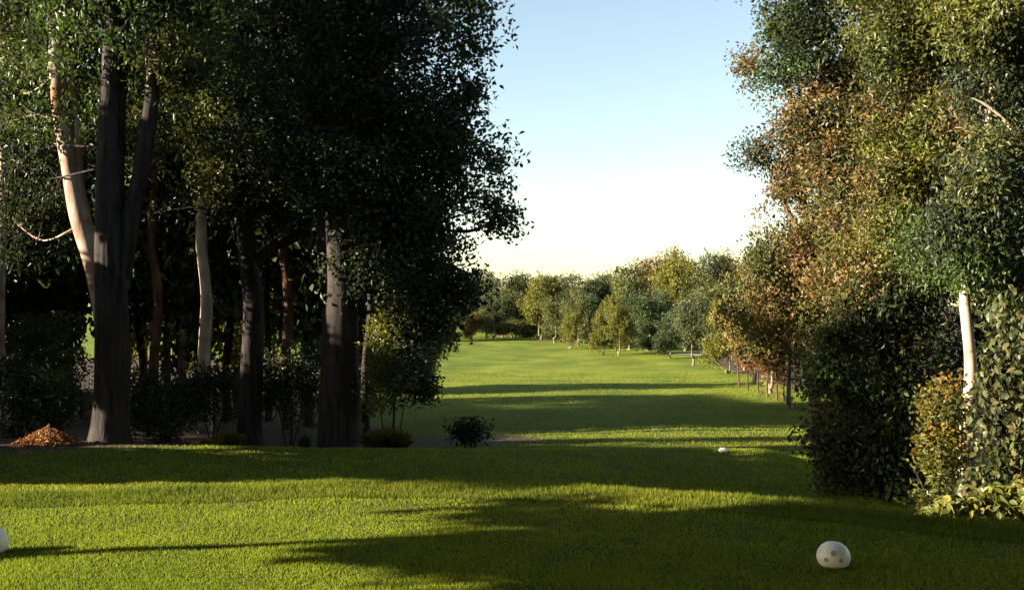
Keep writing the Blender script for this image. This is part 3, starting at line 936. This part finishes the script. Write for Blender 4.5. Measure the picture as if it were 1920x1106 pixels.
# far row: (px of the trunk, depth, height in px, crown width px, colour, kind, label)
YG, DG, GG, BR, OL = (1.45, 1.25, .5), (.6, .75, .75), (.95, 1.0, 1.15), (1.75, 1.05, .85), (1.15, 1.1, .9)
far = [
    (1300, 66, 150, 90, GG, 2, 'grey-green tree with bare trunks next to the brown trees on the right'),
    (1160, 78, 118, 62, YG, 0, 'small yellow-green tree in front of the middle of the far row'),
    (1130, 79, 96, 46, YG, 1, 'small bushy yellow-green tree just left of the tallest small one in the far row'),
    (1068, 92, 76, 46, YG, 1, 'lowest round yellow tree with pale forked trunk in the far row'),
    (1085, 96, 110, 60, OL, 0, 'olive tree behind the lowest round yellow tree in the far row'),
    (1215, 84, 120, 92, DG, 2, 'dark blue-green bushy tree in the middle right of the far row'),
    (1255, 74, 95, 70, DG, 1, 'dark low tree beside the grey-green tree'),
    (1015, 118, 128, 88, YG, 0, 'tallest yellow-green tree left of the middle of the far row'),
    (960, 125, 104, 70, OL, 2, 'olive tree left of the tallest yellow-green tree in the far row'),
    (925, 122, 96, 66, GG, 0, 'grey-green tree near the left end of the far row'),
    (885, 118, 60, 50, BR, 1, 'brownish low tree at the left end of the far row beside the dark crown'),
    (985, 130, 70, 60, GG, 1, 'pale low tree under the tallest yellow-green tree in the far row'),
    (1190, 105, 150, 90, OL, 0, 'broad olive tree behind the dark blue-green one'),
    (1120, 122, 125, 90, DG, 2, 'dark green tree filling the back of the far row at its middle'),
    (1045, 135, 100, 90, DG, 1, 'dark tree in the back right of the tallest yellow-green tree'),
    (1280, 100, 180, 110, YG, 2, 'bright yellow-green crown behind the grey-green tree'),
    (1235, 112, 160, 90, BR, 0, 'brown-tinged tree below the round treetop on the skyline'),
    (1262, 135, 172, 70, BR, 1, 'round brownish treetop standing highest on the skyline'),
    (1330, 120, 160, 90, GG, 0, 'grey-green skyline tree right of the highest round treetop'),
    (1380, 125, 165, 90, BR, 2, 'brown skyline tree nearest to the right-hand brown tree'),
    (905, 150, 120, 110, GG, 0, 'dull green tree closing the back of the far row at its left end'),
    (950, 155, 115, 110, DG, 2, 'dark tree closing the back behind the olive tree in the far row'),
    (1000, 150, 110, 110, OL, 1, 'olive tree at the back behind the tallest yellow-green tree'),
    (1080, 145, 115, 110, GG, 0, 'dull tree at the back behind the lowest round yellow tree'),
    (1150, 140, 125, 110, OL, 2, 'olive tree at the back right of the middle of the far row'),
    (1205, 135, 140, 110, DG, 1, 'dark tree at the back below the skyline notch'),
    (1100, 100, 100, 80, DG, 1, 'dark green bushy tree right behind the small yellow-green ones'),
    (1040, 104, 92, 60, OL, 2, 'slim olive tree right of the tallest yellow-green tree'),
    (1235, 90, 110, 80, DG, 0, 'dark tree between the blue-green bushy tree and the grey-green tree'),
    (1325, 76, 150, 90, OL, 1, 'olive tree touching the rounded yellow-green tree at right'),
    (915, 128, 50, 80, OL, 1, 'low olive bush closing the gap at the left of the far row'),
    (1000, 126, 46, 70, DG, 1, 'low dark bush under the tallest yellow-green tree'),
    (1050, 112, 46, 80, DG, 1, 'low dark bush left of the lowest round yellow tree'),
    (1110, 96, 52, 80, OL, 1, 'low olive bush behind the small yellow-green trees'),
    (1180, 88, 60, 90, DG, 1, 'low dark bush left of the blue-green bushy tree'),
    (1240, 80, 60, 90, DG, 1, 'low dark bush at the foot of the blue-green bushy tree'),
    (700, 112, 110, 90, OL, 0, 'olive tree of the far row hidden behind the hanging crown'),
    (760, 116, 100, 90, DG, 1, 'dark tree of the far row hidden behind the yellow-green shrub'),
    (815, 120, 95, 80, GG, 2, 'grey-green tree of the far row just hidden by the hanging crown'),
    (850, 126, 85, 80, YG, 0, 'yellow-green tree at the far row peeping under the hanging crown'),
    (940, 134, 52, 90, DG, 1, 'low dark bush at the back left of the olive tree in the far row'),
    (970, 120, 42, 70, OL, 1, 'low olive bush left of the tallest yellow-green tree'),
    (1080, 108, 56, 90, OL, 1, 'low olive bush right behind the lowest round yellow tree'),
    (1145, 92, 56, 80, DG, 1, 'low dark bush between the small yellow-green trees'),
    (1210, 86, 62, 90, OL, 1, 'low olive bush in front of the broad olive tree'),
    (1285, 84, 66, 90, DG, 1, 'low dark bush behind the grey-green tree'),
]
protos = []
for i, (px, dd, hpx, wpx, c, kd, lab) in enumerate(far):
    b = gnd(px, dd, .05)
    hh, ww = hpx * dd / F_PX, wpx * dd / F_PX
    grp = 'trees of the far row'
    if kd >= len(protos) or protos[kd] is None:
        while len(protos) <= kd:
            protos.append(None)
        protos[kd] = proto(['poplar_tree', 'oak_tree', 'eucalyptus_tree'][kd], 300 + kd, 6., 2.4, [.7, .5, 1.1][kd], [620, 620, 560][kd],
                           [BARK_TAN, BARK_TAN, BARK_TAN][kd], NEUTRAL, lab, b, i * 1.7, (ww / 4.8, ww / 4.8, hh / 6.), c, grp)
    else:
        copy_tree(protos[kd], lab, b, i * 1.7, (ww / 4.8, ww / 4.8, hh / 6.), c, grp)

# mid-distance row on the right of the fairway
mid = [
    (1482, 33.5, 310, 230, (1.6, 1.1, .8), 0, 'brown tree with a sunlit trunk at the edge of the fairway shadow'),
    (1362, 56, 150, 84, (1.5, 1.3, .5), 1, 'rounded yellow-green tree at the left end of the brown row on the right'),
    (1412, 47, 215, 150, (1.7, 1.1, .8), 2, 'brown tree just right of the rounded yellow-green tree'),
    (1445, 41, 250, 170, (1.55, 1.15, .7), 0, 'olive-brown tree between the brown tree and the sunlit trunk'),
    (1395, 60, 190, 110, (1.3, 1.15, .8), 2, 'olive tree behind the rounded yellow-green tree on the right'),
    (1530, 37, 330, 180, (1.5, 1.05, .7), 1, 'brown tree behind the dark ragged shrub on the right'),
    (1600, 30, 420, 240, (1.0, .95, .8), 2, 'dull green tree half hidden behind the dark ragged shrub'),
    (1470, 52, 270, 190, (1.7, 1.05, .8), 1, 'tall brown tree behind the sunlit trunk on the right'),
]
for i, (px, dd, hpx, wpx, c, kd, lab) in enumerate(mid):
    b = gnd(px, dd, .05)
    hh, ww = hpx * dd / F_PX, wpx * dd / F_PX
    copy_tree(protos[kd], lab, b, i * 2.3 + .6, (ww / 4.8, ww / 4.8, hh / 6.), c, 'brown trees along the right of the fairway')

# thin bare stems in front of the brown row
for i, (px, dd, hpx) in enumerate([(1385, 45, 70), (1402, 43, 62), (1420, 41, 74), (1437, 39, 66), (1455, 37, 80), (1468, 36, 60)]):
    rng = np.random.default_rng(400 + i)
    b = gnd(px, dd)
    H = hpx * dd / F_PX
    stems = [([b - np.array([0, 0, .1]), b + np.array([rng.normal(0, .05), 0, H * .5]), b + np.array([rng.normal(0, .1), 0, H])], .045, .015)]
    blobs = [(b + np.array([0, 0, H * .8]), (.35, .35, H * .28), 16, BROWN)]
    make_tree('sapling', ['leftmost', 'second', 'third', 'fourth', 'fifth', 'last'][i] + ' from the left of six thin red-brown saplings by the brown row', 'sapling', b, stems, blobs,
              dict(n=14, L=.12, W=.06, cr=.22, droop=.3), BARK_RED, 400 + i, 'saplings along the brown row', twigs=4, limb_r=.02, color=(1.3, .9, .8))

# wood behind the left grove, beyond it and along the skyline
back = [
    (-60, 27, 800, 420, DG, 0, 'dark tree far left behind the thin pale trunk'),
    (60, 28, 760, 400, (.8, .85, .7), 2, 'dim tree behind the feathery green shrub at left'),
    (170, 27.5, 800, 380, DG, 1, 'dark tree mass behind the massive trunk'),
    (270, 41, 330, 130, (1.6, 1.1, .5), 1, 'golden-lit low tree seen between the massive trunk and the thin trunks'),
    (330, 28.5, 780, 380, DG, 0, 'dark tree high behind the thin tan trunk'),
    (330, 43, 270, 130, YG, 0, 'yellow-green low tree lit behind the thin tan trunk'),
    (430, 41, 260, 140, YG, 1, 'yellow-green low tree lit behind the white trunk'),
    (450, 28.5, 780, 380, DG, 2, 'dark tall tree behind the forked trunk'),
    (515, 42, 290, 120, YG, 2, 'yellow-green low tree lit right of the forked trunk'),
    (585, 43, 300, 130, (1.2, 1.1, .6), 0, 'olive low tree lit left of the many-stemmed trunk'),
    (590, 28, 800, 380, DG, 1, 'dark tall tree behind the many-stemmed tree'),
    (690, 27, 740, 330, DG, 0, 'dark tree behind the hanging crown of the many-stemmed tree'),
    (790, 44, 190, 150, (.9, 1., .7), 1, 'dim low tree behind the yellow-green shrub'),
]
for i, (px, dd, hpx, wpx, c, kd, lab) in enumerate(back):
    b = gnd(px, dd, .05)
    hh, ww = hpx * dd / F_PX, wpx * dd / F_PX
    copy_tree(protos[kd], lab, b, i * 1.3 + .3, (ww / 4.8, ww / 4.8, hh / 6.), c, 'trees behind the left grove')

# ================================================================== TREES LEFT OF THE TEE, OUTSIDE THE FRAME (their shade falls across the lawn)
shade = [(-9.3, 4.95, 7., .10), (-14., 2.4, 9., .16), (-15.5, 7.6, 9., .16), (-12.5, -1.0, 8., .15), (-14.5, 11.8, 7., .14), (-15.5, 15.8, 8., .16),
         (-19., 20., 11., .2), (-20.5, 24.5, 12., .2), (-21.5, 29., 12., .2), (-23., 34., 12., .2), (-25., 39., 12., .2)]
ORD = ['slim', 'second', 'third', 'fourth', 'fifth', 'sixth', 'seventh', 'eighth', 'ninth', 'tenth', 'eleventh']
for i, (x, y, H, r) in enumerate(shade):
    z0 = float(terrain(x, y))
    b = np.array([x, y, z0])
    stems = [([b - np.array([0, 0, .1]), b + np.array([.03, 0, 1.5]), b + np.array([-.03, .03, 3.]), b + np.array([.1, 0, H * .8])], r, r * .5)]
    z_lo = 2.9 if i < 4 else .7
    nb = 8 if i < 4 else 11
    blobs = [(b + np.array([math.cos(k * 2.1) * 1.5, math.sin(k * 2.1) * 1.7, z_lo + k * (H - z_lo - .4) / (nb - 1)]), (2.2, 2.5, 1.2),
              300 if i < 4 else 440 if i < 6 else 180, GREEN) for k in range(nb)]
    make_tree('oak_tree', (ORD[i] + ' shade tree left of the tee, outside the picture' if i < 6 else
                           ORD[i] + ' tree of the line behind the left grove, outside the picture'), 'tree', b, stems, blobs,
              dict(n=11 if i < 6 else 22, L=.22, W=.13, cr=.26 if i < 6 else .5, droop=.3), BARK_DARK, 500 + i, 'shade trees left of the tee', cull=keep_dark, twigs=0)

for i, (x, y, sc) in enumerate([(-8, -9, 2.4), (-2.5, -10, 2.5), (3, -9.5, 2.4), (8.5, -7, 2.5), (10.5, -1, 2.3), (10.5, 4.8, 2.1), (-14, -8, 2.3)]):  # added out-of-view trees that block sky light and deepen the shade
    copy_tree(protos[i % 3], ['first', 'second', 'third', 'fourth', 'fifth', 'sixth', 'seventh'][i] + ' tree added around the camera to block sky light, outside the picture',
              (x, y, float(terrain(x, y)) - .05), i * 1.1, (sc * 1.2, sc * 1.2, sc), DG, 'added trees around the camera')


# unseen tall trees added above the camera to keep skylight off the tee
for i, (x, y, cx, cy) in enumerate([(-5.2, -3.5, -2.2, .6), (5.6, .6, 3.4, 3.0), (.8, -5.0, .8, -1.2), (6.4, 6.2, 4.6, 4.6), (-6.5, .2, -3.6, 3.2)]):
    b = np.array([x, y, float(terrain(x, y))])
    top = np.array([cx, cy, 8.2])
    stems = [([b - np.array([0, 0, .1]), b + np.array([.05, 0, 2.5]), b * .7 + top * .3 + np.array([0, 0, 1.5]), top], .17, .07)]
    blobs = [(top + np.array([math.cos(k * 2.4) * 1.9, math.sin(k * 2.4) * 1.9, (k % 3) * .7 - .6]), (1.9, 1.9, .75), 110, GREEN) for k in range(7)]
    make_tree('oak_tree', ['first', 'second', 'third', 'fourth', 'fifth'][i] + ' tall tree added over the camera to dim the sky light, outside the picture', 'tree', b, stems, blobs,
              dict(n=20, L=.26, W=.15, cr=.5, droop=.3), BARK_DARK, 560 + i, 'added trees over the tee', cull=keep_dark, twigs=0)


# ================================================================== SMALL THINGS ON THE GRASS
WHITE = plain_material('white_enamel', (.78, .77, .72), .45, .4, .08, 30, .06)
INK = plain_material('dark_ink', (.30, .31, .31), .6, .2, .1, 40, .0)
METAL = plain_material('spike_metal', (.25, .25, .25), .4, .5, .1, 30, .0)


def lathe(prof, seg=28):
    a = np.linspace(0, 2 * np.pi, seg, endpoint=False)
    V = [np.stack([np.cos(a) * r, np.sin(a) * r, np.full(seg, z)], 1) for r, z in prof]
    F = []
    for i in range(len(prof) - 1):
        for j in range(seg):
            k = (j + 1) % seg
            F.append((i * seg + j, i * seg + k, (i + 1) * seg + k, (i + 1) * seg + j))
    return np.concatenate(V), np.array(F)


def tee_marker(label, px, dd, wpx, hpx, emblem, squash=1.0):
    b = gnd(px, dd)
    s = dd / F_PX
    r, h = wpx * s / 2, hpx * s
    t = thing('tee_marker', label, 'tee marker', b, 'white tee markers')
    t.rotation_euler = (0, 0, -math.atan2(b[0], b[1]))       # its face is turned to the player
    prof = [(.001, 0), (r * .62, .0), (r * .86, h * .12), (r * .98, h * .30), (r, h * .42), (r * .93, h * .62), (r * .74, h * .82), (r * .45, h * .95), (r * .2, h * .99), (.001, h)]
    V, F = lathe(prof)
    V[:, 1] *= squash
    obj('body', mesh_from('body', V, F, smooth=True), WHITE, t)
    V, F = lathe([(.001, -.12), (.006, -.08), (.006, .01), (.001, .012)], 8)
    obj('spike', mesh_from('spike', V, F, smooth=True), METAL, t)
    if emblem:
        # three dark dots set in a triangle, facing the camera
        for ex, ez in ((0, .66), (-.42, .40), (.42, .40)):
            zz = h * ez
            rr = np.interp(zz, [p[1] for p in prof[1:]], [p[0] for p in prof[1:]])
            xx = ex * r
            yy = -math.sqrt(max(rr * rr - xx * xx, 1e-6)) * squash
            nrm = np.array([xx / r, yy / r * 1.0, (ez - .42) * 1.1]); nrm /= np.linalg.norm(nrm)
            a1 = np.cross(nrm, [0, 0, 1.]); a1 /= np.linalg.norm(a1); a2 = np.cross(nrm, a1)
            aa = np.linspace(0, 2 * np.pi, 14, endpoint=False)
            rd = r * (.17 if ez > .5 else .13)
            c = np.array([xx, yy, zz]) + nrm * .004
            ring = c + np.outer(np.cos(aa) * rd, a1) + np.outer(np.sin(aa) * rd, a2)
            ring2 = ring - nrm * .012
            Vd = np.vstack([[c + nrm * .001], ring, ring2])
            Fd = [(0, 1 + j, 1 + (j + 1) % 14) for j in range(14)]
            for j in range(14):
                k = (j + 1) % 14
                Fd += [(1 + j, 15 + j, 15 + k), (1 + j, 15 + k, 1 + k)]
            obj('emblem_dot', mesh_from('emblem_dot', Vd, np.array(Fd), smooth=False), INK, t)
    return t


tee_marker('white rounded tee marker with three dark dots, in shade at lower right', 1559, 5.95, 62, 47, True)
tee_marker('sunlit white round tee marker cut by the left edge of the picture', -8, 6.3, 56, 48, False)
tee_marker('small white marker on the far edge of the lower terrace', 1355, 18.0, 18, 9, False)

# white peg left in the grass of the tee
b = gnd(304, 6.32)
t = thing('golf_tee', 'tiny white wooden peg in the sunlit grass near the left marker', 'golf tee', b)
V, F = lathe([(.001, -.02), (.0025, .0), (.0026, .022), (.005, .032), (.0085, .038), (.0085, .040), (.006, .0385), (.001, .037)], 14)
obj('peg', mesh_from('peg', V, F, smooth=True), WHITE, t)

# pale cart path stub under the grey-green tree on the right
pp = [(1262, 80), (1285, 78), (1305, 77), (1325, 76)]
P = np.array([gnd(a, q) for a, q in pp])
Q = catmull(P, 5)
T = np.gradient(Q, axis=0); T /= np.linalg.norm(T, axis=1)[:, None]
S = np.stack([-T[:, 1], T[:, 0], np.zeros(len(T))], 1) * .7
Lf, Rt = Q + S, Q - S
for a_ in (Lf, Rt):
    a_[:, 2] = terrain(a_[:, 0], a_[:, 1]) + .03
V = np.concatenate([Lf, Rt]); n = len(Q)
F = np.array([(i, i + 1, n + i + 1, n + i) for i in range(n - 1)])
path = obj('path', mesh_from('path', V, F), plain_material('pale_gravel', (.22, .21, .20), .9, .1, .25, 6, .3))
path['kind'] = 'structure'
